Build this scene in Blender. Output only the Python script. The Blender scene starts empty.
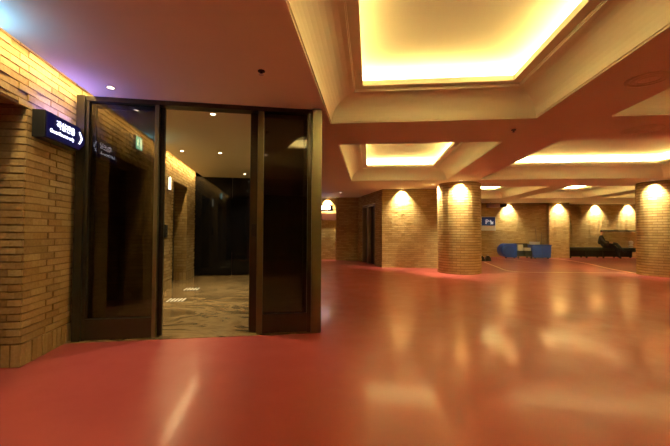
import bpy, math, random
from math import sin, cos, pi, radians as R
from mathutils import Vector, Matrix
from mathutils.geometry import tessellate_polygon

S = bpy.context.scene
C = S.collection
EYE, H = 1.25, 2.805                      # eye height, soffit height
LA = R(15.0)                              # the guest lobby is turned 15 degrees from the hall

# ------------------------------------------------------------------ camera
cd = bpy.data.cameras.new('camera'); cam = bpy.data.objects.new('camera', cd); C.objects.link(cam)
cd.sensor_width = 36.0; cd.lens = 350.9*36/670; cd.clip_start = .05; cd.clip_end = 200
cam.matrix_world = (Matrix.Translation((0, 0, EYE)) @ Matrix.Rotation(R(5.75), 4, 'Z')
                    @ Matrix.Rotation(R(90+1.52), 4, 'X') @ Matrix.Rotation(R(.29), 4, 'Z'))
S.camera = cam

# ------------------------------------------------------------------ world, exposure, light levels
w = bpy.data.worlds.new('world'); S.world = w; w.use_nodes = True
w.node_tree.nodes['Background'].inputs[0].default_value = (0, 0, 0, 1)
w.node_tree.nodes['Background'].inputs[1].default_value = 0
S.view_settings.view_transform = 'Standard'; S.view_settings.look = 'None'
S.view_settings.exposure = 0.18; S.view_settings.gamma = 1.0; S.view_settings.use_curve_mapping = False
COVE_W = 36.0                             # watts per metre of cove strip
COVE_C = (1.0, .86, .47)
SLOT_W = 10.5
SPOT_W = 620.0
DOWN_W = 105.0
WARM = (1.0, .82, .46)

# ------------------------------------------------------------------ helpers
def L(u, v, z=0.0):
    return (u*cos(LA)-v*sin(LA), u*sin(LA)+v*cos(LA), z)

class MB:
    def __init__(s): s.v = []; s.f = []; s.m = []
    def quad(s, pts, mi=0):
        b = len(s.v); s.v += [tuple(p) for p in pts]; s.f.append(tuple(range(b, b+len(pts)))); s.m.append(mi)
    def hexa(s, p, mi=0, back=True):       # p: 8 points, bottom 0-3 (ccw), top 4-7
        b = len(s.v); s.v += [tuple(q) for q in p]
        fs = [(3, 2, 1, 0), (4, 5, 6, 7), (0, 1, 5, 4), (1, 2, 6, 5), (3, 0, 4, 7)]
        if back: fs.append((2, 3, 7, 6))
        for f in fs: s.f.append(tuple(b+i for i in f)); s.m.append(mi)
    def box(s, x0, x1, y0, y1, z0, z1, mi=0, tf=None):
        p = [(x0, y0, z0), (x1, y0, z0), (x1, y1, z0), (x0, y1, z0), (x0, y0, z1), (x1, y0, z1), (x1, y1, z1), (x0, y1, z1)]
        if tf: p = [tf(*q) for q in p]
        s.hexa(p, mi)
    def prism(s, pts, d0, d1, tf, mi=0):   # outline (a,b) extruded from d0 to d1; tf(a,b,d)
        n = len(pts); b = len(s.v)
        s.v += [tf(x, y, d0) for x, y in pts]+[tf(x, y, d1) for x, y in pts]
        s.f.append(tuple(b+i for i in range(n))[::-1]); s.f.append(tuple(b+n+i for i in range(n))); s.m += [mi, mi]
        for i in range(n):
            j = (i+1) % n; s.f.append((b+i, b+j, b+n+j, b+n+i)); s.m.append(mi)
    def lathe(s, prof, n=24, cx=0, cy=0, mi=0):
        b = len(s.v); k = len(prof)
        for i in range(n):
            a = 2*pi*i/n
            s.v += [(cx+r*cos(a), cy+r*sin(a), z) for r, z in prof]
        for i in range(n):
            j = (i+1) % n
            for t in range(k-1):
                s.f.append((b+i*k+t, b+j*k+t, b+j*k+t+1, b+i*k+t+1)); s.m.append(mi)
    def tube(s, pts, r, n=8, mi=0):
        pts = [Vector(p) for p in pts]; b = len(s.v)
        for i, p in enumerate(pts):
            d = (pts[min(i+1, len(pts)-1)]-pts[max(i-1, 0)]).normalized()
            a = d.orthogonal().normalized(); c = d.cross(a)
            for k in range(n):
                t = 2*pi*k/n; s.v.append(tuple(p+a*cos(t)*r+c*sin(t)*r))
        for i in range(len(pts)-1):
            for k in range(n):
                q = (k+1) % n; s.f.append((b+i*n+k, b+i*n+q, b+(i+1)*n+q, b+(i+1)*n+k)); s.m.append(mi)
        s.f.append(tuple(b+k for k in range(n))[::-1]); s.m.append(mi)
        e = b+(len(pts)-1)*n; s.f.append(tuple(e+k for k in range(n))); s.m.append(mi)
    def build(s, name, mats, parent=None, smooth=False, bevel=0, fix=True):
        me = bpy.data.meshes.new(name); me.from_pydata(s.v, [], s.f)
        if not isinstance(mats, (list, tuple)): mats = [mats]
        for m in mats: me.materials.append(m)
        me.polygons.foreach_set('material_index', s.m)
        if fix:
            import bmesh
            bm = bmesh.new(); bm.from_mesh(me); bmesh.ops.recalc_face_normals(bm, faces=bm.faces); bm.to_mesh(me); bm.free()
        if smooth:
            me.polygons.foreach_set('use_smooth', [True]*len(me.polygons))
        me.update()
        o = bpy.data.objects.new(name, me); C.objects.link(o)
        if parent: o.parent = parent
        if bevel:
            b = o.modifiers.new('bevel', 'BEVEL'); b.width = bevel; b.segments = 2; b.limit_method = 'ANGLE'
        return o

def thing(name, label, cat, loc=(0, 0, 0), rz=0.0, group=None):
    o = bpy.data.objects.new(name, None); C.objects.link(o); o.empty_display_size = .1
    o.location = loc; o.rotation_euler = (0, 0, rz); tag(o, label, cat, group); return o
def tag(o, label, cat, group=None):
    o['label'] = label; o['category'] = cat
    if group: o['group'] = group
    return o
def struct(o):
    o['kind'] = 'structure'; return o

def mat(name, col=(.5, .5, .5), rough=.5, metal=0.0, emit=None, es=0.0, coat=0.0, spec=.5):
    m = bpy.data.materials.new(name); m.use_nodes = True
    b = m.node_tree.nodes['Principled BSDF']
    b.inputs['Base Color'].default_value = (*col, 1); b.inputs['Roughness'].default_value = rough
    b.inputs['Metallic'].default_value = metal; b.inputs['Specular IOR Level'].default_value = spec
    b.inputs['Coat Weight'].default_value = coat
    if emit: b.inputs['Emission Color'].default_value = (*emit, 1); b.inputs['Emission Strength'].default_value = es
    return m
def nd(m, t, **kw):
    n = m.node_tree.nodes.new(t)
    for k, v in kw.items():
        if hasattr(n, k): setattr(n, k, v)
        else: n.inputs[k.replace('_', ' ')].default_value = v
    return n
def lk(m, a, ao, b, bi): m.node_tree.links.new(a.outputs[ao], b.inputs[bi])
def bs(m): return m.node_tree.nodes['Principled BSDF']
def ramp(m, stops):
    r = nd(m, 'ShaderNodeValToRGB'); e = r.color_ramp.elements
    while len(e) < len(stops): e.new(.5)
    for i, (p, c) in enumerate(stops): e[i].position = p; e[i].color = (*c, 1)
    return r

# ------------------------------------------------------------------ materials
def brick_mat(name, cols):
    m = mat(name, rough=.85, spec=.25)
    g = nd(m, 'ShaderNodeNewGeometry'); r = ramp(m, cols); lk(m, g, 'Random Per Island', r, 0)
    t = nd(m, 'ShaderNodeTexCoord'); n = nd(m, 'ShaderNodeTexNoise', Scale=38.0, Detail=5.0); lk(m, t, 'Object', n, 'Vector')
    mx = nd(m, 'ShaderNodeMix', data_type='RGBA', blend_type='MULTIPLY'); mx.inputs[0].default_value = .5
    r2 = ramp(m, [(.3, (.6, .55, .5)), (.7, (1, 1, 1))]); lk(m, n, 'Fac', r2, 0)
    m.node_tree.links.new(r.outputs[0], mx.inputs[6]); m.node_tree.links.new(r2.outputs[0], mx.inputs[7])
    m.node_tree.links.new(mx.outputs[2], bs(m).inputs['Base Color'])
    bu = nd(m, 'ShaderNodeBump', Strength=.35, Distance=.01); lk(m, n, 'Fac', bu, 'Height'); lk(m, bu, 0, bs(m), 'Normal')
    return m
M = {}
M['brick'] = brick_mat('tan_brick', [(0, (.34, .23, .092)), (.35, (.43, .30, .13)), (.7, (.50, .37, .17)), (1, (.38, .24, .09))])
M['brick_lit'] = brick_mat('tan_brick_lit', [(0, (.45, .315, .13)), (.35, (.55, .395, .175)), (.7, (.62, .47, .225)), (1, (.49, .325, .13))])  # lit copy of the tan brick, the hall's light put into its colour
M['mortar'] = mat('mortar', (.26, .17, .08), .95, spec=.1)
def ceiling_mat():
    m = mat('cream_paint', (.84, .77, .58), .7, spec=.2)
    t = nd(m, 'ShaderNodeTexCoord'); n = nd(m, 'ShaderNodeTexNoise', Scale=.9, Detail=3.0); lk(m, t, 'Object', n, 'Vector')
    r = ramp(m, [(.3, (.82, .75, .565)), (.7, (.86, .79, .60))]); lk(m, n, 'Fac', r, 0); lk(m, r, 0, bs(m), 'Base Color')
    return m
M['paint'] = ceiling_mat()
M['white_paint'] = mat('white_paint', (.86, .82, .70), .7, spec=.2)
def floor_mat():
    m = mat('red_epoxy', (.45, .06, .04), .3, coat=.25)
    b = bs(m); b.inputs['Coat Roughness'].default_value = .12; b.inputs['Coat IOR'].default_value = 1.5
    t = nd(m, 'ShaderNodeTexCoord'); n = nd(m, 'ShaderNodeTexNoise', Scale=.55, Detail=6.0, Roughness=.6); lk(m, t, 'Object', n, 'Vector')
    r = ramp(m, [(.3, (.38, .066, .068)), (.7, (.45, .081, .082))]); lk(m, n, 'Fac', r, 0); lk(m, r, 0, b, 'Base Color')
    n2 = nd(m, 'ShaderNodeTexNoise', Scale=2.3, Detail=8.0, Roughness=.65); lk(m, t, 'Object', n2, 'Vector')
    r2 = ramp(m, [(.3, (.30, .30, .30)), (.7, (.42, .42, .42))]); lk(m, n2, 'Fac', r2, 0); lk(m, r2, 0, b, 'Roughness')
    n3 = nd(m, 'ShaderNodeTexNoise', Scale=1.1, Detail=2.0); lk(m, t, 'Object', n3, 'Vector')
    bu = nd(m, 'ShaderNodeBump', Strength=.05, Distance=.05); lk(m, n3, 'Fac', bu, 'Height'); lk(m, bu, 0, b, 'Normal'); lk(m, bu, 0, b, 'Coat Normal')
    return m
M['floor'] = floor_mat()
def marble():
    m = mat('brown_marble', (.3, .2, .1), .16, spec=.6)
    t = nd(m, 'ShaderNodeTexCoord'); mp = nd(m, 'ShaderNodeMapping'); mp.inputs['Rotation'].default_value = (0, 0, R(35)); mp.inputs['Scale'].default_value = (1.0, 1.9, 1)
    lk(m, t, 'Object', mp, 0)
    n = nd(m, 'ShaderNodeTexNoise', Scale=.8, Detail=7.0, Roughness=.55, Distortion=2.2); lk(m, mp, 0, n, 'Vector')
    r = ramp(m, [(.30, (.05, .03, .014)), (.44, (.20, .13, .06)), (.54, (.33, .23, .115)), (.60, (.12, .075, .035)), (.76, (.38, .28, .15))])
    lk(m, n, 'Fac', r, 0); lk(m, r, 0, bs(m), 'Base Color'); return m
M['marble'] = marble()
M['bronze'] = mat('bronze_metal', (.050, .041, .025), .34, .75)
M['bronze_light'] = mat('brushed_bronze', (.17, .15, .085), .36, .85)
M['black_metal'] = mat('black_metal', (.012, .011, .010), .4, .3)
M['black_glass'] = mat('black_glass', (.004, .004, .005), .06, spec=.3)
def glass(name, tint, gl=1.0):
    m = bpy.data.materials.new(name); m.use_nodes = True; nt = m.node_tree; nt.nodes.clear()
    o = nd(m, 'ShaderNodeOutputMaterial'); mx = nd(m, 'ShaderNodeMixShader'); tr = nd(m, 'ShaderNodeBsdfTransparent'); g = nd(m, 'ShaderNodeBsdfGlossy')
    fr = nd(m, 'ShaderNodeFresnel', IOR=1.5); tr.inputs[0].default_value = (*tint, 1); g.inputs['Roughness'].default_value = .01
    lk(m, fr, 0, mx, 0); lk(m, tr, 0, mx, 1); lk(m, g, 0, mx, 2); lk(m, mx, 0, o, 0); return m
M['glass'] = glass('tinted_glass', (.56, .54, .48))
M['steel'] = mat('stainless_steel', (.55, .53, .5), .25, .9)
M['chrome'] = mat('chrome', (.7, .68, .62), .15, 1.0)
M['hall_sign'] = mat('hall_sign_white', (.9, .9, 1), .4, emit=(.74, .70, 1.0), es=7.0)
M['stud'] = mat('pale_stud_metal', (.85, .80, .70), .35, .25)
M['sign_black'] = mat('sign_black', (.012, .013, .014), .35)
M['sign_navy'] = mat('sign_navy', (.005, .006, .04), .35, emit=(.02, .016, .26), es=.13)
M['sign_white'] = mat('sign_white', (.9, .9, 1), .4, emit=(.72, .75, 1.0), es=3.4)
M['exit_green'] = mat('exit_green', (.02, .45, .35), .4, emit=(.12, .80, .80), es=4.5)
M['exit_white'] = mat('exit_white', (.8, 1, .95), .4, emit=(.7, 1, .98), es=7.0)
M['lens'] = mat('lamp_lens', (1, .9, .7), .4, emit=(1, .80, .52), es=22.0)
M['lens_dim'] = mat('lamp_lens_soft', (1, .9, .7), .4, emit=(1, .80, .55), es=1.6)
M['lantern'] = mat('lantern_white', (1, .95, .85), .4, emit=(1, .88, .62), es=1.6)
M['ring'] = mat('white_ring', (.75, .68, .55), .45)
M['dark_red'] = mat('oxide_brown', (.10, .03, .02), .4)
M['line_paint'] = mat('floor_line_paint', (.80, .62, .46), .4)
M['pink_line'] = mat('pink_line_paint', (.88, .52, .42), .4)
M['blue'] = mat('blue_plastic', (.006, .045, .40), .38)
M['blue_dark'] = mat('blue_plastic_rib', (.005, .03, .27), .45)
M['black_plastic'] = mat('black_plastic', (.014, .013, .013), .5)
M['white_box'] = mat('white_card', (.85, .85, .82), .7)
M['p_blue'] = mat('parking_blue', (.014, .04, .17), .4, emit=(.015, .045, .2), es=.1)
M['p_white'] = mat('parking_white', (.85, .85, .85), .5, emit=(.8, .85, 1), es=.35)
M['grey'] = mat('grey_metal', (.55, .52, .48), .45, .4)
M['dark_green'] = mat('dark_green_vinyl', (.020, .024, .016), .5)
M['skin'] = mat('skin', (.46, .26, .16), .6)
M['hair'] = mat('black_hair', (.012, .010, .009), .6)
M['jacket'] = mat('dark_jacket', (.010, .010, .012), .8)
M['trousers'] = mat('dark_trousers', (.009, .010, .014), .8)
M['shoe'] = mat('black_shoe', (.01, .01, .01), .4)
M['door_dark'] = mat('dark_door', (.035, .03, .022), .3, .3)
M['jamb'] = mat('grey_jamb', (.26, .19, .13), .45, .3)
M['lift_door'] = mat('dark_lift_door', (.05, .034, .02), .3, .8)

# ------------------------------------------------------------------ lights
def area(name, a, b, width, power, col, nrm):
    """strip lamp from a to b facing nrm"""
    a, b, n = Vector(a), Vector(b), Vector(nrm).normalized()
    d = bpy.data.lights.new(name, 'AREA'); d.shape = 'RECTANGLE'; d.size = (b-a).length; d.size_y = width
    d.energy = power; d.color = col
    o = bpy.data.objects.new(name, d); C.objects.link(o)
    x = (b-a).normalized(); z = -n; y = z.cross(x).normalized(); z = x.cross(y)
    o.matrix_world = Matrix(((x.x, y.x, z.x, (a.x+b.x)/2), (x.y, y.y, z.y, (a.y+b.y)/2), (x.z, y.z, z.z, (a.z+b.z)/2), (0, 0, 0, 1)))
    return o
def spot(name, loc, power, col, size=90, blend=.8, parent=None, tilt=None):
    d = bpy.data.lights.new(name, 'SPOT'); d.energy = power; d.color = col; d.spot_size = R(size); d.spot_blend = blend; d.shadow_soft_size = .03
    o = bpy.data.objects.new(name, d); C.objects.link(o); o.location = loc
    if tilt: o.rotation_euler = tilt
    if parent: o.parent = parent
    return o

# ------------------------------------------------------------------ ceiling with coffers
COFFERS = [(-.57, 2.23, .5, 4.95), (-.57, 2.23, 6.17, 10.58), (3.17, 8.1, 6.17, 10.58), (3.17, 8.1, .5, 4.95),
           (3.55, 5.9, 12.2, 16.4), (6.6, 9.3, 12.2, 16.4), (10.0, 12.7, 12.2, 16.4),
           (9.3, 14.2, 6.17, 10.58), (9.3, 14.2, .5, 4.95)]
LU = -2.315                                # lobby/left wall line (u)
SLOT = .205
def holed(outer, holes, z):
    loops = [[Vector((x, y, z)) for x, y in lp] for lp in [outer]+holes]
    tri = tessellate_polygon(loops); pts = [p for lp in loops for p in lp]
    mb = MB(); mb.v = [tuple(p) for p in pts]; mb.f = [tuple(t) for t in tri]; mb.m = [0]*len(tri); return mb
p0, p1 = L(LU+SLOT, -7), L(LU+SLOT, 10.55)
outer = [(p0[0], p0[1]), (16, -6.4), (16, 21), (p1[0], 21), (p1[0], p1[1])]
def rect(c, d=0): return [(c[0]+d, c[2]+d), (c[1]-d, c[2]+d), (c[1]-d, c[3]-d), (c[0]+d, c[3]-d)]
cm = holed(outer, [rect(c) for c in COFFERS], H)
for f in cm.f: pass
b0, b1 = L(LU+SLOT, -7, H), L(LU+SLOT, 10.55, H)     # slot fascia
t0, t1 = L(LU+SLOT, -7, H+.30), L(LU+SLOT, 10.55, H+.30)
cm.quad([b0, b1, t1, t0])
c0, c1 = L(LU-.02, -7, H+.30), L(LU-.02, 10.55, H+.30)
cm.quad([t0, t1, c1, c0])
ceiling = struct(cm.build('ceiling', M['paint'], fix=False))
PROF = [(0, 0), (0, .018), (.014, .018), (.014, .032)]
PROF += [(.014+.34*(1-cos(t*pi/20)), .032+.27*sin(t*pi/20)) for t in range(0, 11)]
PROF += [(.354, .315), (.366, .315), (.366, .330), (.47, .330), (.47, .40), (.20, .40), (.20, .60)]
def coffer(c):
    pw = COVE_W*(2.5 if c[2] > 12 else 1.0)
    mb = MB(); rings = []
    for d, z in PROF: rings.append([(x, y, H+z) for x, y in rect(c, d)])
    for a, b in zip(rings, rings[1:]):
        for i in range(4):
            j = (i+1) % 4; mb.quad([a[i], a[j], b[j], b[i]])
    mb.quad(rings[-1])
    o = mb.build('coffer', M['paint'], ceiling)
    for q in o.data.polygons: q.material_index = 0
    d = .30; z = H+.425
    pts = [Vector((x, y, z)) for x, y in rect(c, d)]; ctr = sum(pts, Vector())/4
    for i in range(4):
        a, b = pts[i], pts[(i+1) % 4]; mid = (a+b)/2; out = (mid-ctr); out.z = 0
        n = (b-a).normalized().cross(Vector((0, 0, 1)));  n = n if n.dot(out) > 0 else -n
        area('cove_strip', a, b, .04, pw*(b-a).length, COVE_C, Vector((0, 0, .3))+n*1.0)
for c in COFFERS: coffer(c)
# lamp strip hidden in the slot along the left brick wall
area('slot_strip', L(LU+.13, -3.0, H+.13), L(LU+.13, 10.35, H+.13), .03, SLOT_W*13.3, (1, .74, .34), (0, 0, -1))

# ------------------------------------------------------------------ floor
fm = MB(); fm.quad([(-9, -7, 0), (16, -7, 0), (16, 21, 0), (-9, 21, 0)])
floor = struct(fm.build('floor', M['floor']))
lf = MB(); lf.prism([(-2.9, 4.36), (.50, 4.36), (.50, 10.5), (-2.9, 10.5)], -.02, .006, lambda a, b, d: L(a, b, d))
struct(lf.build('floor_lobby', M['marble']))

# ------------------------------------------------------------------ brick walls
def fill(mb, s0, s1, z0, z1, mp, rnd, bl=.215, ch=.068, gap=.012, holes=(), soldier=False, jit=.012, cap0=0, cap1=0):
    z = z0; row = 0
    if soldier:
        iv = [(s0, s1)]
        for h in holes:
            if h[2] < z0+.2: iv = cut(iv, h)
        for a, b in iv:
            n = max(1, round((b-a)/.08)); st = (b-a)/n
            for k in range(n):
                brick(mb, a+k*st+gap/2, a+(k+1)*st-gap/2, z0+.004, z0+.205, mp, rnd.uniform(-.004, .006))
            mb.quad([mp(a, -.014, z0), mp(b, -.014, z0), mp(b, -.014, z0+.215), mp(a, -.014, z0+.215)], 1)
        z = z0+.215
    while z < z1-.01:
        zt = min(z+ch, z1); zm = (z+zt)/2
        iv = [(s0, s1)]
        for h in holes:
            if h[2] < zm < h[3]: iv = cut(iv, h)
        for a, b in iv:
            off = (row % 2)*(bl+gap)/2
            s = s0-off
            while s < b:
                x0, x1 = max(s+gap/2-.003, a), min(s+bl+gap/2+.003, b)
                if x1-x0 > .015:
                    brick(mb, x0, x1, z+gap/2, zt-gap/2, mp, rnd.uniform(-jit, jit)*.3+(.004 if (row+int(round((s-s0+off)/(bl+gap))))%2 else -.003))
                s += bl+gap
            n = max(1, int((b-a)/.25))
            for k in range(n):
                q0, q1 = a+(b-a)*k/n, a+(b-a)*(k+1)/n
                mb.quad([mp(q0, -.014, z), mp(q1, -.014, z), mp(q1, -.014, zt), mp(q0, -.014, zt)], 1)
        z = zt; row += 1
def cut(iv, h):
    out = []
    for a, b in iv:
        if h[1] <= a or h[0] >= b: out.append((a, b)); continue
        if h[0] > a: out.append((a, h[0]))
        if h[1] < b: out.append((h[1], b))
    return out
def brick(mb, a, b, z0, z1, mp, d):
    D = -.06
    mb.hexa([mp(a, d, z0), mp(b, d, z0), mp(b, D, z0), mp(a, D, z0), mp(a, d, z1), mp(b, d, z1), mp(b, D, z1), mp(a, D, z1)], 0, back=False)
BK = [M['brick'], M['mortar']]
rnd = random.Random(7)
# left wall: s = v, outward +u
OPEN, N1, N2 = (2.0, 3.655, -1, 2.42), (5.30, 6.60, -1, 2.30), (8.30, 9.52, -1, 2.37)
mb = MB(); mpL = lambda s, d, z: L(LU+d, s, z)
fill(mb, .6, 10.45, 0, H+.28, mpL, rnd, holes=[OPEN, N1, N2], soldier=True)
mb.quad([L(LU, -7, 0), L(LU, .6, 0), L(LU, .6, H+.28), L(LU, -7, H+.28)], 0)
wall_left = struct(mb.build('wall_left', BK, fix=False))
# returns of the opening and of the lift niches
def returns(v0, v1, zt, depth, nm):
    mb = MB()
    fill(mb, 0, depth, 0, zt, lambda s, d, z: L(LU-s, v1-d, z), rnd, soldier=True)
    fill(mb, 0, depth, 0, zt, lambda s, d, z: L(LU-s, v0+d, z), rnd, soldier=True)
    mb.quad([L(LU+.0, v0, zt), L(LU+.0, v1, zt), L(LU-depth, v1, zt), L(LU-depth, v0, zt)], 1)
    o = mb.build(nm, BK, wall_left, fix=False); return o
returns(OPEN[0], OPEN[1], OPEN[3], 1.3, 'alcove')
returns(N1[0], N1[1], N1[3], .42, 'alcove')
returns(N2[0], N2[1], N2[3], .42, 'alcove')
mb = MB(); mb.prism([(LU-1.5, 1.9), (LU-1.3, 1.9), (LU-1.3, 3.8), (LU-1.5, 3.8)], 0, 2.5, lambda a, b, d: L(a, b, d))
struct(mb.build('wall_alcove', M['door_dark']))
for i, n in ((2, N1), (3, N2)):
    o = MB(); mid = (n[0]+n[1])/2
    for a, b in ((n[0]+.10, mid-.004), (mid+.004, n[1]-.10)):
        o.prism([(LU-.38, a), (LU-.34, a), (LU-.34, b), (LU-.38, b)], .01, n[3]-.12, lambda a, b, d: L(a, b, d))
    d = struct(o.build('door_%d' % i, M['lift_door']))
    o = MB()
    for a, b, z0, z1 in ((n[0], n[0]+.10, 0, n[3]), (n[1]-.10, n[1], 0, n[3]), (n[0]+.10, n[1]-.10, n[3]-.12, n[3])):
        o.prism([(LU-.42, a), (LU-.30, a), (LU-.30, b), (LU-.42, b)], z0, z1, lambda a, b, d: L(a, b, d))
    o.build('door_frame', M['bronze'], d)
# lobby end and right walls: black glass panels
mb = MB()
for a, b in ((LU-.05, -1.30), (-1.29, -.39), (-.38, .5)):
    mb.prism([(a, 10.4), (b, 10.4), (b, 10.52), (a, 10.52)], 0, H, lambda a, b, d: L(a, b, d))
struct(mb.build('wall_lobby_end', M['black_glass']))
mb = MB(); mb.prism([(.44, 4.58), (.535, 4.58), (.535, 10.52), (.44, 10.52)], 0, H, lambda a, b, d: L(a, b, d))
struct(mb.build('wall_lobby_right', M['black_glass']))
BK = [M['brick_lit'], M['mortar']]
# recess at the back left
BX, BY = .42, 12.7; CX, CY = -.55, 15.6
ln = math.hypot(CX-BX, CY-BY); dx, dy = (BX-CX)/ln, (BY-CY)/ln          # from inner corner to box corner
nx, ny = -(-dy), -dx                                                     # faces left
if nx > 0: nx, ny = -nx, -ny
mpS = lambda s, d, z: (CX+dx*s+nx*d, CY+dy*s+ny*d, z)
DH = (.62, 2.28, -1, 2.36)
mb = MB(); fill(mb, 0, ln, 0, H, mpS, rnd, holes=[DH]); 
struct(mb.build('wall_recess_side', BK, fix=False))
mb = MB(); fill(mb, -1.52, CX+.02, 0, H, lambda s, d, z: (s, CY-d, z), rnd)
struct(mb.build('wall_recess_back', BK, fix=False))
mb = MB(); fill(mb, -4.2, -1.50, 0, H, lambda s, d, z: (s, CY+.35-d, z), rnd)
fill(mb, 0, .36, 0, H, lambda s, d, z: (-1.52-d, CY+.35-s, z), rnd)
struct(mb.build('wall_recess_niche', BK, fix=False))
mb = MB(); a = L(.66, 10.5); mb.hexa([(a[0], a[1], 0), (a[0]-.15, a[1], 0), (-3.6, 16, 0), (-3.45, 16, 0), (a[0], a[1], H), (a[0]-.15, a[1], H), (-3.6, 16, H), (-3.45, 16, H)])
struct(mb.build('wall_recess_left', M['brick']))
# door in the recess side wall
mb = MB(); tS = lambda a, b, d: mpS(a, -b, d)
mb.prism([(DH[0], .16), (DH[1], .16), (DH[1], .21), (DH[0], .21)], 0, DH[3], tS)
door1 = struct(mb.build('door_1', M['door_dark']))
mb = MB()
for a, b in ((DH[0], DH[0]+.07), (DH[0]+.62, DH[0]+.80), (DH[1]-.10, DH[1])):
    mb.prism([(a, .02), (b, .02), (b, .15), (a, .15)], 0, DH[3], tS)
mb.prism([(DH[0], .02), (DH[1], .02), (DH[1], .15), (DH[0], .15)], DH[3]-.07, DH[3], tS)
mb.build('door_frame', M['jamb'], door1)
# brick box behind the round column
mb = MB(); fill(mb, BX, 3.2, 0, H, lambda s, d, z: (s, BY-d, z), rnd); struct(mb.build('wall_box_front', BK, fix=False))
mb = MB(); mb.quad([(3.2, BY, 0), (3.2, 19, 0), (3.2, 19, H), (3.2, BY, H)]); struct(mb.build('wall_box_right', M['brick']))
# far walls
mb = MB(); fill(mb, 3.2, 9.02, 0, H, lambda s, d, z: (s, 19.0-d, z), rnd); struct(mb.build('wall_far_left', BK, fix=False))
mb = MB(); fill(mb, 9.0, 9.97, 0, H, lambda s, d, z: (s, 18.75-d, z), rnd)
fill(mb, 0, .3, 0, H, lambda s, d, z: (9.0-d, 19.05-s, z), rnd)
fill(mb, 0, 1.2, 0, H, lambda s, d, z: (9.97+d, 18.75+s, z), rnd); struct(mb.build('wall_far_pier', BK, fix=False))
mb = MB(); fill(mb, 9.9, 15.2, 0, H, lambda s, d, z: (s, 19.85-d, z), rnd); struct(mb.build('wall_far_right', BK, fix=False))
mb = MB(); mb.box(15, 15.2, -6.2, 20, 0, H); struct(mb.build('wall_right', M['brick']))
mb = MB(); mb.box(-2.2, 15.2, -6.2, -6.0, 0, H); struct(mb.build('wall_back', M['brick']))

# ------------------------------------------------------------------ round brick columns
def column(cx, cy, r, label):
    t = thing('brick_column', label, 'column', (cx, cy, 0))
    mb = MB(); n = round(2*pi*r/.227); bl = 2*pi*r/n
    mp = lambda s, d, z: ((r+d)*cos(s/r), (r+d)*sin(s/r), z)
    ch = .08; row = 0; z = 0
    while z < H-.01:
        zt = min(z+ch, H)
        for k in range(n):
            s = (k+.5*(row % 2))*bl; d = rnd.uniform(-.003, .003)+(.002 if (k+row) % 2 else -.002)
            for q in (0, 1):                                             # two facets so that the face follows the curve
                pass
            a, b, m_ = s+.006, s+bl-.006, s+bl/2
            P = [mp(a, d, z+.011), mp(m_, d, z+.011), mp(b, d, z+.011), mp(b, -.05, z+.011), mp(a, -.05, z+.011)]
            Q = [(x, y, zt-.011) for x, y, _ in P]
            bb = len(mb.v); mb.v += P+Q
            for f in ((4, 3, 2, 1, 0), (5, 6, 7, 8, 9), (0, 1, 6, 5), (1, 2, 7, 6), (2, 3, 8, 7), (4, 0, 5, 9)):
                mb.f.append(tuple(bb+i for i in f)); mb.m.append(0)
        z = zt; row += 1
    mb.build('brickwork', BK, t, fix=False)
    mb = MB(); mb.lathe([(r-.024, 0), (r-.024, H)], 64); mb.build('core', M['mortar'], t)
    return t
column(2.81, 11.52, .66, 'round tan brick column in mid hall with bright scallops of light')
column(8.82, 11.52, .66, 'round tan brick column cut off by the right edge of the photo')

# ------------------------------------------------------------------ glass entrance
tL = lambda a, b, d: L(a, b, d)
V = 4.43
ent = thing('glass_entrance', 'bronze framed fixed glass panels and posts of the lobby entrance', 'glass entrance', L(-.86, V), LA)
tE = lambda a, b, d: (a+.86, b-V, d)
def part(name, u0, u1, v0, v1, z0, z1, m, p=ent, bev=.004, t=tE):
    mb = MB(); mb.prism([(u0, v0), (u1, v0), (u1, v1), (u0, v1)], z0, z1, t); return mb.build(name, m, p, bevel=bev)
part('jamb', -2.275, -2.19, V-.05, V+.12, 0, H, M['bronze'])
part('header', -2.19, .417, V-.03, V+.13, H-.055, H, M['bronze'])
part('post', .417, .54, V-.06, V+.14, 0, H, M['bronze_light'])
part('stile', -1.447, -1.40, V-.02, V+.038, 0, H-.055, M['bronze_light'])
part('stile', -.252, -.18, V-.02, V+.038, 0, H-.055, M['bronze_light'])
part('stile', .365, .417, V-.02, V+.038, 0, H-.055, M['bronze'])
part('stile', -2.19, -2.155, V-.02, V+.038, 0, H-.055, M['bronze'])
part('bottom_rail', -2.155, -1.447, V-.02, V+.038, .012, .245, M['bronze'])
part('bottom_rail', -.18, .365, V-.02, V+.038, .012, .24, M['bronze'])
part('glass_pane', -2.155, -1.447, V+.026, V+.034, .245, H-.055, M['glass'], bev=0)
part('glass_pane', -.18, .365, V+.026, V+.034, .24, H-.055, M['glass'], bev=0)
def slider(u0, u1, edge, label):
    W = u1-u0; t = thing('sliding_door', label, 'sliding door', L((u0+u1)/2, V+.075), LA)
    tt = lambda a, b, d: (a-(u0+u1)/2, b-(V+.075), d); s0, s1 = V+.055, V+.10
    ll = (u0, u0+.045) if edge > 0 else (u0, u0+.09); rr = (u1-.09, u1) if edge > 0 else (u1-.045, u1)
    part('stile', *ll, s0, s1, .012, H-.06, M['bronze'], t, t=tt); part('stile', *rr, s0, s1, .012, H-.06, M['bronze'], t, t=tt)
    part('bottom_rail', ll[1], rr[0], s0, s1, .012, .235, M['bronze'], t, t=tt)
    part('top_rail', ll[1], rr[0], s0, s1, H-.11, H-.06, M['bronze'], t, t=tt)
    part('glass_pane', ll[1], rr[0], V+.080, V+.088, .235, H-.11, M['glass'], t, bev=0, t=tt)
    h = (rr[0]-.015, rr[1]-.02) if edge > 0 else (ll[0]+.02, ll[1]+.0)
    for a in (s0-.012, s1):
        part('pull_handle', h[0], h[1], a, a+.012, 1.19, 1.35, M['black_metal'], t, t=tt)
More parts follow.
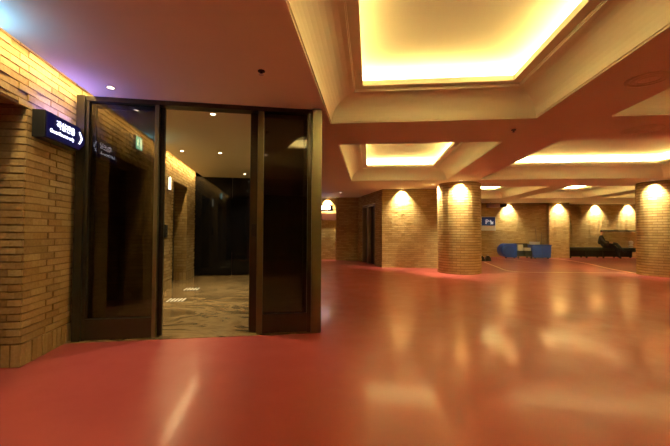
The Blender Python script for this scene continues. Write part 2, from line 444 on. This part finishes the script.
slider(-2.16, -1.356, 1, 'open glass door leaf slid behind the left fixed panel, near the blue sign')
slider(-.347, .36, -1, 'open glass door leaf slid behind the right fixed panel beside the bronze post')

# ------------------------------------------------------------------ lit signs
def text(body, size, m, name, parent, origin, ax, ay, off=.004, align='LEFT', squeeze=1.0):
    c = bpy.data.curves.new(name, 'FONT'); c.body = body; c.size = size; c.align_x = align; c.extrude = .002; c.offset = 0
    o = bpy.data.objects.new('tmp', c); C.objects.link(o); bpy.context.view_layer.update()
    me = bpy.data.meshes.new_from_object(o.evaluated_get(bpy.context.evaluated_depsgraph_get()))
    C.objects.unlink(o); bpy.data.objects.remove(o)
    ax, ay = Vector(ax), Vector(ay); az = ax.cross(ay); O = Vector(origin)
    for v in me.vertices:
        p = v.co; v.co = O+ax*p.x*squeeze+ay*p.y+az*p.z
    me.materials.clear(); me.materials.append(m); me.name = name
    o = bpy.data.objects.new(name, me); C.objects.link(o); o.parent = parent; return o
# guest sign on the left wall: local x along the wall (v), local -y out of the wall
sg = thing('wall_sign', 'lit navy sign with white Korean text and right arrow on brick wall', 'sign', L(LU, 4.04, 2.14), LA+pi/2)
ts = lambda a, b, d: (a, -d, b)
z1 = .25
o_ = [(-.335, 0), (.25, 0), (.355, .09), (.355, .17), (.25, .265), (-.335, .265)]
mb = MB(); mb.prism(o_, .012, .125, ts); mb.build('sign_box', M['sign_black'], sg, bevel=.006)
f_ = [(-.315, .015), (.242, .015), (.34, .095), (.34, .165), (.242, .25), (-.315, .25)]
mb = MB(); mb.prism(f_, .125, .131, ts); mb.build('sign_face', M['sign_navy'], sg)
text('객실전용', .088, M['sign_white'], 'korean_text', sg, (-.175, -.132, .142), (1, 0, 0), (0, 0, 1), squeeze=1.0)
text('Guest Rooms only', .052, M['sign_white'], 'english_text', sg, (-.27, -.132, .072), (1, 0, 0), (0, 0, 1), squeeze=1.02)
mb = MB()
mb.prism([(.225, .205), (.245, .205), (.295, .14), (.245, .075), (.225, .075), (.272, .14)], .131, .136, ts); mb.build('arrow', M['sign_white'], sg)
d = bpy.data.lights.new('sign_glow', 'AREA'); d.shape = 'RECTANGLE'; d.size = .6; d.size_y = .05; d.energy = 4.0; d.color = (.24, .20, 1.0)
o = bpy.data.objects.new('sign_glow', d); C.objects.link(o); o.parent = sg; o.location = (0, -.09, .27); o.rotation_euler = (pi, 0, 0)
# unseen sign added over the dark opening to cast a cyan ceiling glow
added_sign = thing('wall_sign', 'unseen sign box added above the dark wall opening to tint the ceiling cyan', 'sign', L(LU, 2.45, 2.45), LA+pi/2)
mb = MB(); mb.box(-.3, .3, -.14, -.012, 0, .12); mb.build('sign_box', M['sign_black'], added_sign, bevel=.006)
mb = MB(); mb.box(-.28, .28, -.146, -.14, .015, .105); mb.build('sign_face', M['sign_navy'], added_sign)
d = bpy.data.lights.new('sign_glow', 'AREA'); d.shape = 'RECTANGLE'; d.size = .5; d.size_y = .06; d.energy = 4.5; d.color = (.16, .52, 1.0)
o = bpy.data.objects.new('sign_glow', d); C.objects.link(o); o.parent = added_sign; o.location = (.25, -.18, .135); o.rotation_euler = (pi, 0, 0)
# exit sign in the lobby
ex = thing('exit_sign', 'green lit exit sign high on brick wall inside the lobby', 'exit sign', L(LU, 6.15, 2.58), LA+pi/2)
mb = MB(); mb.box(-.13, .13, -.06, -.012, 0, .22); mb.build('sign_box', M['sign_black'], ex, bevel=.004)
mb = MB(); mb.box(-.12, .12, -.066, -.06, .01, .21); mb.build('sign_face', M['exit_green'], ex)
mb = MB()                                                                # running figure and doorway
mb.prism([(.03, .03), (.10, .03), (.10, .19), (.03, .19)], .066, .069, lambda a, b, d: (a, -d, b)); mb.build('doorway_mark', M['exit_white'], ex)
mb = MB()
for q in ([(-.06, .15), (-.03, .15), (-.03, .18), (-.06, .18)], [(-.09, .09), (-.03, .09), (-.04, .145), (-.085, .145)],
          [(-.085, .095), (-.06, .095), (-.09, .03), (-.112, .035)], [(-.06, .095), (-.03, .095), (-.0, .035), (-.03, .03)]):
    mb.prism(q, .066, .069, lambda a, b, d: (a, -d, b))
mb.build('figure_mark', M['exit_white'], ex)
# lift call panel and lantern
cp = thing('call_panel', 'black lift call panel on brick wall between lift niches', 'call panel', L(LU, 7.76, 1.12), LA+pi/2)
mb = MB(); mb.box(-.07, .07, -.035, -.010, 0, .27); mb.build('plate', M['black_metal'], cp, bevel=.003)
for z in (.09, .16):
    mb = MB(); mb.prism([(.02*cos(k*pi/6), z+.02*sin(k*pi/6)) for k in range(12)], .035, .041, lambda a, b, d: (a, -d, b)); mb.build('button', M['steel'], cp)
hl = thing('lift_lantern', 'small white lit lantern above the lift call panel', 'lantern', L(LU, 7.90, 2.12), LA+pi/2)
mb = MB(); mb.box(-.06, .06, -.03, -.010, 0, .30); mb.build('back_plate', M['steel'], hl, bevel=.003)
mb = MB(); mb.box(-.045, .045, -.06, -.03, .02, .28); mb.build('lens', M['lantern'], hl, bevel=.008)
# tactile plates on the lobby floor
def tactile(u, v, label):
    t = thing('tactile_plate', label, 'tactile plate', L(u, v, .006), LA)
    mb = MB(); mb.box(-.16, .16, -.16, .16, .0, .004); mb.build('plate', M['steel'], t)
    for i in range(5):
        for j in range(5):
            mb = MB(); mb.lathe([(0.0, .011), (.012, .011), (.020, .004)], 8, -.124+i*.062, -.124+j*.062); mb.build('stud', M['stud'], t)
tactile(-1.80, 6.77, 'studded steel plate in lobby floor nearer the entrance')
tactile(-1.82, 8.0, 'studded steel plate in lobby floor nearer the black end wall')

# ------------------------------------------------------------------ ceiling fittings
def downlight(x, y, label, group, power, size=95, blend=.9, r=.05, lens='lens', z=H, tilt=None):
    t = thing('downlight', label, 'downlight', (x, y, z), 0, group)
    mb = MB(); mb.lathe([(r, .03), (r, -.004), (r+.018, -.005), (r+.022, 0)], 24); mb.build('trim_ring', M['ring'], t, smooth=True)
    mb = MB(); mb.prism([(r*cos(k*pi/12), r*sin(k*pi/12)) for k in range(24)], -.002, .02, lambda a, b, d: (a, b, d)); mb.build('lens', M[lens], t)
    if power: spot('lamp', (0, 0, -.02), power, WARM, size, blend, t, tilt)
    return t
def lp(u, v): p = L(u, v); return p[0], p[1]
G1, G2, G3 = 'recessed downlights over the red floor', 'recessed downlights in the lobby', 'recessed downlights washing the brick'
downlight(*lp(-1.80, 4.10), 'downlight in ceiling just outside the entrance, left end', G1, 8, r=.03)
downlight(*lp(-.86, 4.80), 'lobby downlight nearest the open doorway', G2, DOWN_W, r=.03)
downlight(*lp(-1.84, 7.13), 'lobby downlight in mid depth beside the brick wall', G2, DOWN_W, r=.03)
downlight(*lp(-1.14, 7.17), 'lobby downlight in mid depth at the middle of the ceiling', G2, DOWN_W, r=.03)
downlight(*lp(-.25, 7.19), 'lobby downlight in mid depth seen through the right glass panel', G2, DOWN_W, r=.03)
downlight(*lp(-.89, 9.67), 'lobby downlight just before the black end wall', G2, DOWN_W, r=.03)
downlight(-1.16, 13.65, 'small downlight in the recess ceiling beyond the bronze post', G1, 30, r=.03)
downlight(1.12, 12.53, 'downlight washing the flat brick wall left of the round column', G3, SPOT_W, lens='lens_dim', size=96, blend=1.0, tilt=(R(28), 0, 0))
downlight(2.67, 10.69, 'downlight in front of the mid-hall round column', G3, SPOT_W, lens='lens_dim', size=96, blend=1.0, tilt=(R(28), 0, 0))
downlight(2.00, 11.50, 'downlight at left side of the mid-hall round column', G3, SPOT_W, lens='lens_dim', size=96, blend=1.0, tilt=(0, -R(28), 0))
downlight(7.11, 18.83, 'downlight on far wall above the blue bins', G3, SPOT_W, lens='lens_dim', size=96, blend=1.0, tilt=(R(28), 0, 0))
downlight(9.45, 18.58, 'downlight on the projecting far brick pier', G3, SPOT_W, lens='lens_dim', size=96, blend=1.0, tilt=(R(28), 0, 0))
downlight(11.85, 19.68, 'downlight on far wall above the seated person', G3, SPOT_W, lens='lens_dim', size=96, blend=1.0, tilt=(R(28), 0, 0))
downlight(13.45, 19.68, 'downlight on far wall beside the right edge column', G3, SPOT_W, lens='lens_dim', size=96, blend=1.0, tilt=(R(28), 0, 0))
downlight(8.12, 10.98, 'downlight at left side of the right edge column', G3, SPOT_W*.7, lens='lens_dim', size=96, blend=1.0, tilt=(R(22), -R(16), 0))
downlight(-1.95, 15.78, 'downlight above the small lit sign in the recess', G3, SPOT_W*.8, lens='lens_dim', size=96, blend=1.0, tilt=(R(28), 0, 0))
def sprinkler(x, y, label):
    t = thing('sprinkler', label, 'sprinkler', (x, y, H))
    mb = MB(); mb.lathe([(0, 0), (.035, 0), (.035, -.008), (.012, -.012), (.012, -.035), (0, -.035)], 16); mb.build('body', M['black_metal'], t)
    mb = MB(); mb.lathe([(0, -.036), (.024, -.036), (.024, -.040), (0, -.040)], 16); mb.build('deflector', M['grey'], t)
sprinkler(-1.05, 3.26, 'small dark sprinkler in the plain ceiling in front of the entrance')
sprinkler(2.14, 5.48, 'small dark sprinkler in the beam between the coffers')
def diffuser(x, y, r, label):
    t = thing('ceiling_diffuser', label, 'air diffuser', (x, y, H))
    for i, q in enumerate((1.0, .72, .44)):
        mb = MB(); mb.lathe([(r*q, 0), (r*q, -.006+.002*i), (r*q-.035, -.012+.003*i), (r*q-.05, -.004), (r*q-.05, 0)], 32)
        mb.build('ring', M['paint'], t, smooth=True)
    mb = MB(); mb.prism([(r*.3*cos(k*pi/12), r*.3*sin(k*pi/12)) for k in range(24)], -.008, -.0, lambda a, b, d: (a, b, d)); mb.build('centre_disc', M['paint'], t)
diffuser(4.05, 5.62, .27, 'round ceiling diffuser in the cross beam at right')
diffuser(2.78, 3.78, .20, 'round ceiling diffuser in the beam beside the large coffer')

# ------------------------------------------------------------------ painted lines on the floor
def ribbon(pts, wd, m, i):
    P = [Vector((x, y)) for x, y in pts]; Q = []
    for k in range(len(P)-1):
        p_, a, b, n_ = P[max(k-1, 0)], P[k], P[k+1], P[min(k+2, len(P)-1)]
        for t in [q/6 for q in range(6)]:
            Q.append(.5*((2*a)+(b-p_)*t+(2*p_-5*a+4*b-n_)*t*t+(3*a-p_-3*b+n_)*t**3))
    Q.append(P[-1]); mb = MB()
    for k in range(len(Q)-1):
        d0 = (Q[min(k+1, len(Q)-1)]-Q[max(k-1, 0)]).normalized(); d1 = (Q[min(k+2, len(Q)-1)]-Q[k]).normalized()
        n0, n1 = Vector((-d0.y, d0.x))*wd/2, Vector((-d1.y, d1.x))*wd/2
        mb.quad([(*(Q[k]+n0), .003), (*(Q[k]-n0), .003), (*(Q[k+1]-n1), .003), (*(Q[k+1]+n1), .003)])
    struct(mb.build('trim_%d' % i, m))
ribbon([(4.9, 15.8), (4.66, 13.53), (4.55, 12.3), (4.95, 11.86), (6.0, 11.95), (8.1, 12.05)], .09, M['line_paint'], 1)
ribbon([(6.34, 18.4), (6.8, 16.8), (7.12, 15.6)], .07, M['line_paint'], 2)
ribbon([(8.95, 18.6), (9.2, 17.6), (9.0, 15.6), (8.6, 13.94), (8.4, 12.6), (8.5, 11.3), (9.1, 10.4)], .16, M['pink_line'], 3)

# ------------------------------------------------------------------ recess sign
rs = thing('hanging_sign', 'small white lit sign on the recess wall beyond the bronze post', 'sign', (-1.95, 15.45, 2.20))
mb = MB(); mb.box(-.30, .30, -.05, .05, 0, .26); mb.build('sign_box', M['black_plastic'], rs, bevel=.006)
mb = MB(); mb.box(-.28, .18, -.056, -.05, .06, .22); mb.build('sign_face', M['hall_sign'], rs)
for x in (-.2, .2):
    mb = MB(); mb.tube([(x, 0, .26), (x, 0, H-2.20)], .008); mb.build('hanger', M['grey'], rs)
bd = MB(); bd.box(-3.2, -1.53, 15.90, 15.945, 1.80, 2.12); struct(bd.build('trim_4', M['dark_red']))

# ------------------------------------------------------------------ far left corner: parking sign, box, bins
ps = thing('parking_sign', 'blue parking sign with white P on far brick wall', 'sign', (6.10, 19.0, 1.38))
mb = MB(); mb.box(-.36, .36, -.08, -.02, 0, .72); mb.build('panel', M['white_box'], ps, bevel=.004)
mb = MB(); mb.box(-.34, .34, -.085, -.08, .26, .70); mb.build('blue_face', M['p_blue'], ps)
text('P', .34, M['p_white'], 'letter', ps, (-.16, -.088, .34), (1, 0, 0), (0, 0, 1))
mb = MB(); mb.prism([(.04, .50), (.10, .56), (.19, .44), (.24, .49), (.24, .33), (.08, .33), (.13, .38)], .085, .089, lambda a, b, d: (a, -d, b)); mb.build('arrow', M['p_white'], ps)
cb = thing('ceiling_box', 'grey and black unit hung from ceiling before far wall', 'ceiling unit', (6.35, 18.4, H))
mb = MB(); mb.box(-.46, .10, -.18, .18, -.27, -.08); mb.build('pale_housing', M['grey'], cb, bevel=.02)
mb = MB(); mb.box(.10, .46, -.15, .15, -.25, -.10); mb.build('dark_housing', M['black_plastic'], cb, bevel=.02)
for x in (-.3, .3):
    mb = MB(); mb.tube([(x, 0, -.10), (x, 0, 0)], .015); mb.build('bracket', M['grey'], cb)
# round ended blue bin
bb = thing('blue_bin', 'round-ended blue bin at the left of the black trolley', 'bin', (6.85, 18.45, 0))
ol = [(.36, 0), (.36, .68)]+[(-.06+.34*cos(a*pi/12+pi/2)*1.0, .34+.34*sin(a*pi/12+pi/2)) for a in range(0, 13)]
mb = MB(); mb.prism(ol, -.30, .30, lambda a, b, d: (a, d, b+.05)); mb.build('tub', M['blue'], bb, bevel=.02)
mb = MB(); mb.prism([(-.04+.25*cos(k*pi/10), .39+.25*sin(k*pi/10)) for k in range(20)], -.33, -.30, lambda a, b, d: (a, d, b)); mb.build('end_disc', M['blue_dark'], bb)
for x in (-.15, .25):
    mb = MB(); mb.prism([(x+.045*cos(k*pi/6), .047+.045*sin(k*pi/6)) for k in range(12)], -.25, -.2, lambda a, b, d: (a, d, b)); mb.build('wheel', M['black_plastic'], bb)
# black trolley
tr = thing('utility_trolley', 'black trolley standing between the two blue bins', 'trolley', (7.55, 18.35, 0))
for z in (.12, .34):
    mb = MB(); mb.box(-.33, .33, -.26, .26, z, z+.05); mb.build('shelf', M['black_plastic'], tr, bevel=.01)
for x in (-.3, .3):
    for y in (-.23, .23):
        mb = MB(); mb.box(x-.025, x+.025, y-.025, y+.025, .09, .39); mb.build('upright', M['black_plastic'], tr)
        mb = MB(); mb.prism([(.045*cos(k*pi/6), .047+.045*sin(k*pi/6)) for k in range(12)], -.015, .015, lambda a, b, d, x=x, y=y: (x+a, y+d, b)); mb.build('wheel', M['black_plastic'], tr)
for x0, x1 in ((-.28, -.02), (.02, .28)):
    mb = MB(); mb.box(x0, x1, -.2, .2, .17, .335); mb.build('drawer_box', M['black_plastic'], tr, bevel=.01)
mb = MB(); mb.box(-.33, .33, .20, .26, .39, .74); mb.build('back_board', M['black_plastic'], tr, bevel=.008)
def carton(x, y, z, sx, sz, label):
    t = thing('carton', label, 'carton', (x, y, z), 0, 'white cartons on the trolley')
    mb = MB(); mb.box(-sx, sx, -.12, .12, 0, sz); mb.build('body', M['white_box'], t, bevel=.008)
    mb = MB(); mb.box(-sx, sx, -.02, .02, sz, sz+.003); mb.build('tape', M['jamb'], t)
carton(7.35, 18.20, .392, .11, .30, 'taller white carton at the left end of the black trolley')
carton(7.68, 18.20, .392, .14, .15, 'low white carton at the right end of the black trolley')
b2 = thing('blue_bin', 'square blue bin at the right of the black trolley', 'bin', (8.38, 18.45, 0))
mb = MB(); mb.prism([(-.42, .06), (.42, .06), (.45, .66), (-.45, .66)], -.28, .28, lambda a, b, d: (a, d, b)); mb.build('tub', M['blue'], b2, bevel=.02)
mb = MB(); mb.box(-.47, .47, -.30, .30, .655, .69); mb.build('rim', M['blue_dark'], b2, bevel=.008)
mb = MB(); mb.box(-.012, .012, -.295, -.27, .08, .655); mb.build('seam', M['blue_dark'], b2)
for x in (-.3, .3):
    mb = MB(); mb.prism([(x+.045*cos(k*pi/6), .047+.045*sin(k*pi/6)) for k in range(12)], -.25, -.2, lambda a, b, d: (a, d, b)); mb.build('wheel', M['black_plastic'], b2)
carton(8.12, 18.35, .691, .20, .14, 'flat white carton lying on the square blue bin')
def mop(x, top, lean, label):
    t = thing('mop', label, 'mop', (x, 18.86, 0), 0, 'mops behind the blue bin')
    mb = MB(); mb.tube([(0, 0, .08), (lean, .03, top)], .014); mb.build('handle', M['jamb'], t)
    mb = MB(); mb.prism([(-.10, 0), (.10, 0), (.05, .10), (-.05, .10)], -.04, .04, lambda a, b, d: (a, d, b)); mb.build('head', M['black_plastic'], t)
mop(8.45, 1.52, -.03, 'taller thin mop handle rising behind the square blue bin')
mop(8.66, 1.30, .05, 'shorter thin mop handle rising behind the square blue bin')
def chock(x, y, label):
    t = thing('wheel_chock', label, 'wheel chock', (x, y, 0), 0, 'black chocks by the column')
    mb = MB(); mb.prism([(-.13, 0), (.13, 0), (.10, .16), (.02, .24), (-.05, .24)], -.1, .1, lambda a, b, d: (a, d, b)); mb.build('block', M['black_plastic'], t, bevel=.015)
    mb = MB(); mb.tube([(-.03, 0, .235), (-.02, 0, .275), (.02, 0, .275), (.03, 0, .225)], .01); mb.build('grip', M['grey'], t)
chock(4.94, 16.3, 'left black block on floor beside the mid-hall round column')
chock(5.22, 16.3, 'right black block on floor beside the mid-hall round column')

# ------------------------------------------------------------------ waiting corner: bench, seat, person
bn = thing('bench', 'long dark bench against the far brick wall under the person', 'bench', (11.75, 19.32, 0))
mb = MB(); mb.box(-1.66, 1.66, -.30, .30, .40, .54); mb.build('cushion', M['dark_green'], bn, bevel=.03)
mb = MB(); mb.box(-1.62, 1.62, -.27, .27, .34, .40); mb.build('rail', M['black_metal'], bn)
mb = MB(); mb.box(-1.55, 1.55, .05, .09, .06, .34); mb.build('back_panel', M['black_metal'], bn)
for x in (-1.58, -.8, 0, .8, 1.58):
    for y in (-.24, .24):
        mb = MB(); mb.box(x-.03, x+.03, y-.03, y+.03, 0, .34); mb.build('leg', M['black_metal'], bn)
def bundle(x, z, label):
    t = thing('paper_bundle', label, 'bundle', (x, 19.15, z), 0, 'white bundles on the bench')
    mb = MB(); mb.lathe([(0, 0), (.085, .01), (.10, .07), (.085, .15), (.03, .18), (0, .18)], 16); mb.build('wrap', M['white_box'], t, smooth=True)
    mb = MB(); mb.lathe([(.101, .06), (.103, .07), (.101, .08)], 16); mb.build('band', M['jamb'], t)
bundle(13.10, .5405, 'lower white bundle on the right end of the dark bench')
bundle(13.10, .7225, 'upper white bundle stacked on another at the bench end')
rl = MB(); rl.box(12.15, 14.6, 19.79, 19.84, 1.37, 1.43); rr_ = rl.build('trim_5', M['black_metal']); struct(rr_)

def skin_mesh(name, joints, edges, m, parent, sub=2, root=0):
    me = bpy.data.meshes.new(name); me.from_pydata([j[0] for j in joints], edges, [])
    o = bpy.data.objects.new('tmp', me); C.objects.link(o)
    o.modifiers.new('skin', 'SKIN'); sd = o.modifiers.new('sub', 'SUBSURF'); sd.levels = sub; sd.render_levels = sub
    for i, j in enumerate(joints):
        sv = me.skin_vertices[0].data[i]; r = j[1]; sv.radius = r if isinstance(r, tuple) else (r, r); sv.use_root = (i == root)
    bpy.context.view_layer.update()
    nm = bpy.data.meshes.new_from_object(o.evaluated_get(bpy.context.evaluated_depsgraph_get()))
    C.objects.unlink(o); bpy.data.objects.remove(o)
    nm.polygons.foreach_set('use_smooth', [True]*len(nm.polygons)); nm.materials.clear(); nm.materials.append(m); nm.name = name
    r = bpy.data.objects.new(name, nm); C.objects.link(r); r.parent = parent; return r
# seated, facing +x, legs crossed, hands on the raised knee
pe = thing('person', 'person in dark clothes sitting with legs crossed on the bench, facing right', 'person', (11.74, 19.12, 0), R(-30))
J = []; E_ = []
def j(p, r, par=None):
    J.append((p, r)); 
    if par is not None: E_.append((par, len(J)-1))
    return len(J)-1
pel = j((0, 0, .66), (.14, .17))
sp = j((-.05, 0, .84), (.115, .14), pel); ch_ = j((-.06, 0, 1.03), (.115, .165), sp); nk = j((-.03, 0, 1.16), .055, ch_)
hd = j((0, 0, 1.24), .07, nk); hd2 = j((.015, 0, 1.33), .092, hd); hd3 = j((.01, 0, 1.405), .07, hd2)
j((.105, 0, 1.305), .016, hd2)                                           # nose
def arm(sd, el, wr):
    s = j((-.05, .19*sd, 1.09), .062, ch_); e = j(el, .048, s); h = j(wr, .034, e)
    pm = j((wr[0]+.07, wr[1], wr[2]-.005), (.02, .036), h)
    for k in range(4):
        y = wr[1]+(k-1.5)*.02; ln = (.052, .062, .058, .045)[k]
        a = j((wr[0]+.10, y, wr[2]-.01), .009, pm); b = j((wr[0]+.10+ln*.6, y, wr[2]-.025), .0085, a); j((wr[0]+.10+ln*.8, y, wr[2]-.055), .008, b)
    a = j((wr[0]+.06, wr[1]-.045*sd, wr[2]-.01), .010, pm); j((wr[0]+.09, wr[1]-.055*sd, wr[2]-.02), .009, a)
arm(-1, (.08, -.25, .84), (.30, -.12, .80)); arm(1, (.06, .25, .86), (.28, .10, .82))
# near leg down to the floor, far leg crossed over it
h1 = j((.05, -.10, .65), .115, pel); k1 = j((.50, -.10, .60), .085, h1); a1 = j((.60, -.10, .12), .058, k1); j((.74, -.10, .05), .035, a1)
h2 = j((.05, .10, .66), .115, pel); k2 = j((.54, .02, .76), .083, h2); a2 = j((.80, -.06, .40), .056, k2); j((.94, -.07, .36), .034, a2)
body = skin_mesh('body', J, E_, M['skin'], pe)
for mm in (M['jacket'], M['trousers'], M['shoe']): body.data.materials.append(mm)
for p in body.data.polygons:
    c = p.center
    if c.z > 1.17 or (c.x > .27 and c.z > .76 and abs(c.y) < .2 and c.x < .5 and (c.z-.76) > (c.x-.27)*-.1 and not (c.x > .42)): p.material_index = 0
    elif (c.x > .63 and c.z < .11) or (c.x > .83 and c.z < .45): p.material_index = 3
    elif c.x > .12 and c.z < .80 or c.z < .70: p.material_index = 2
    else: p.material_index = 1
HJ = [((-.03, 0, 1.30), .075), ((-.02, 0, 1.38), .088), ((.03, 0, 1.425), .07)]
skin_mesh('hair', HJ, [(0, 1), (1, 2)], M['hair'], pe)
for sd in (-1, 1):
    mb = MB(); mb.lathe([(0, -.03), (.012, -.02), (.016, 0), (.012, .02), (0, .03)], 8, .005, .092*sd); o = mb.build('ear', M['skin'], pe, smooth=True); o.location.z = 1.32
for y in (-.032, .032):
    mb = MB(); mb.lathe([(0, -.009), (.008, 0), (0, .009)], 8, .098, y); o = mb.build('eye', M['hair'], pe, smooth=True); o.location.z = 1.325
mb = MB(); mb.box(.094, .106, -.022, .022, 1.262, 1.270); mb.build('mouth', M['dark_red'], pe)
JJ = [((0, 0, .71), (.165, .195)), ((-.05, 0, .84), (.155, .185)), ((-.06, 0, 1.03), (.155, .205)), ((-.04, 0, 1.13), (.075, .085)),
      ((-.05, -.19, 1.09), .075), ((.08, -.25, .84), .07), ((.27, -.135, .805), .05), ((-.05, .19, 1.09), .075), ((.06, .25, .86), .07), ((.25, .115, .823), .05)]
skin_mesh('jacket', JJ, [(0, 1), (1, 2), (2, 3), (2, 4), (4, 5), (5, 6), (2, 7), (7, 8), (8, 9)], M['jacket'], pe)
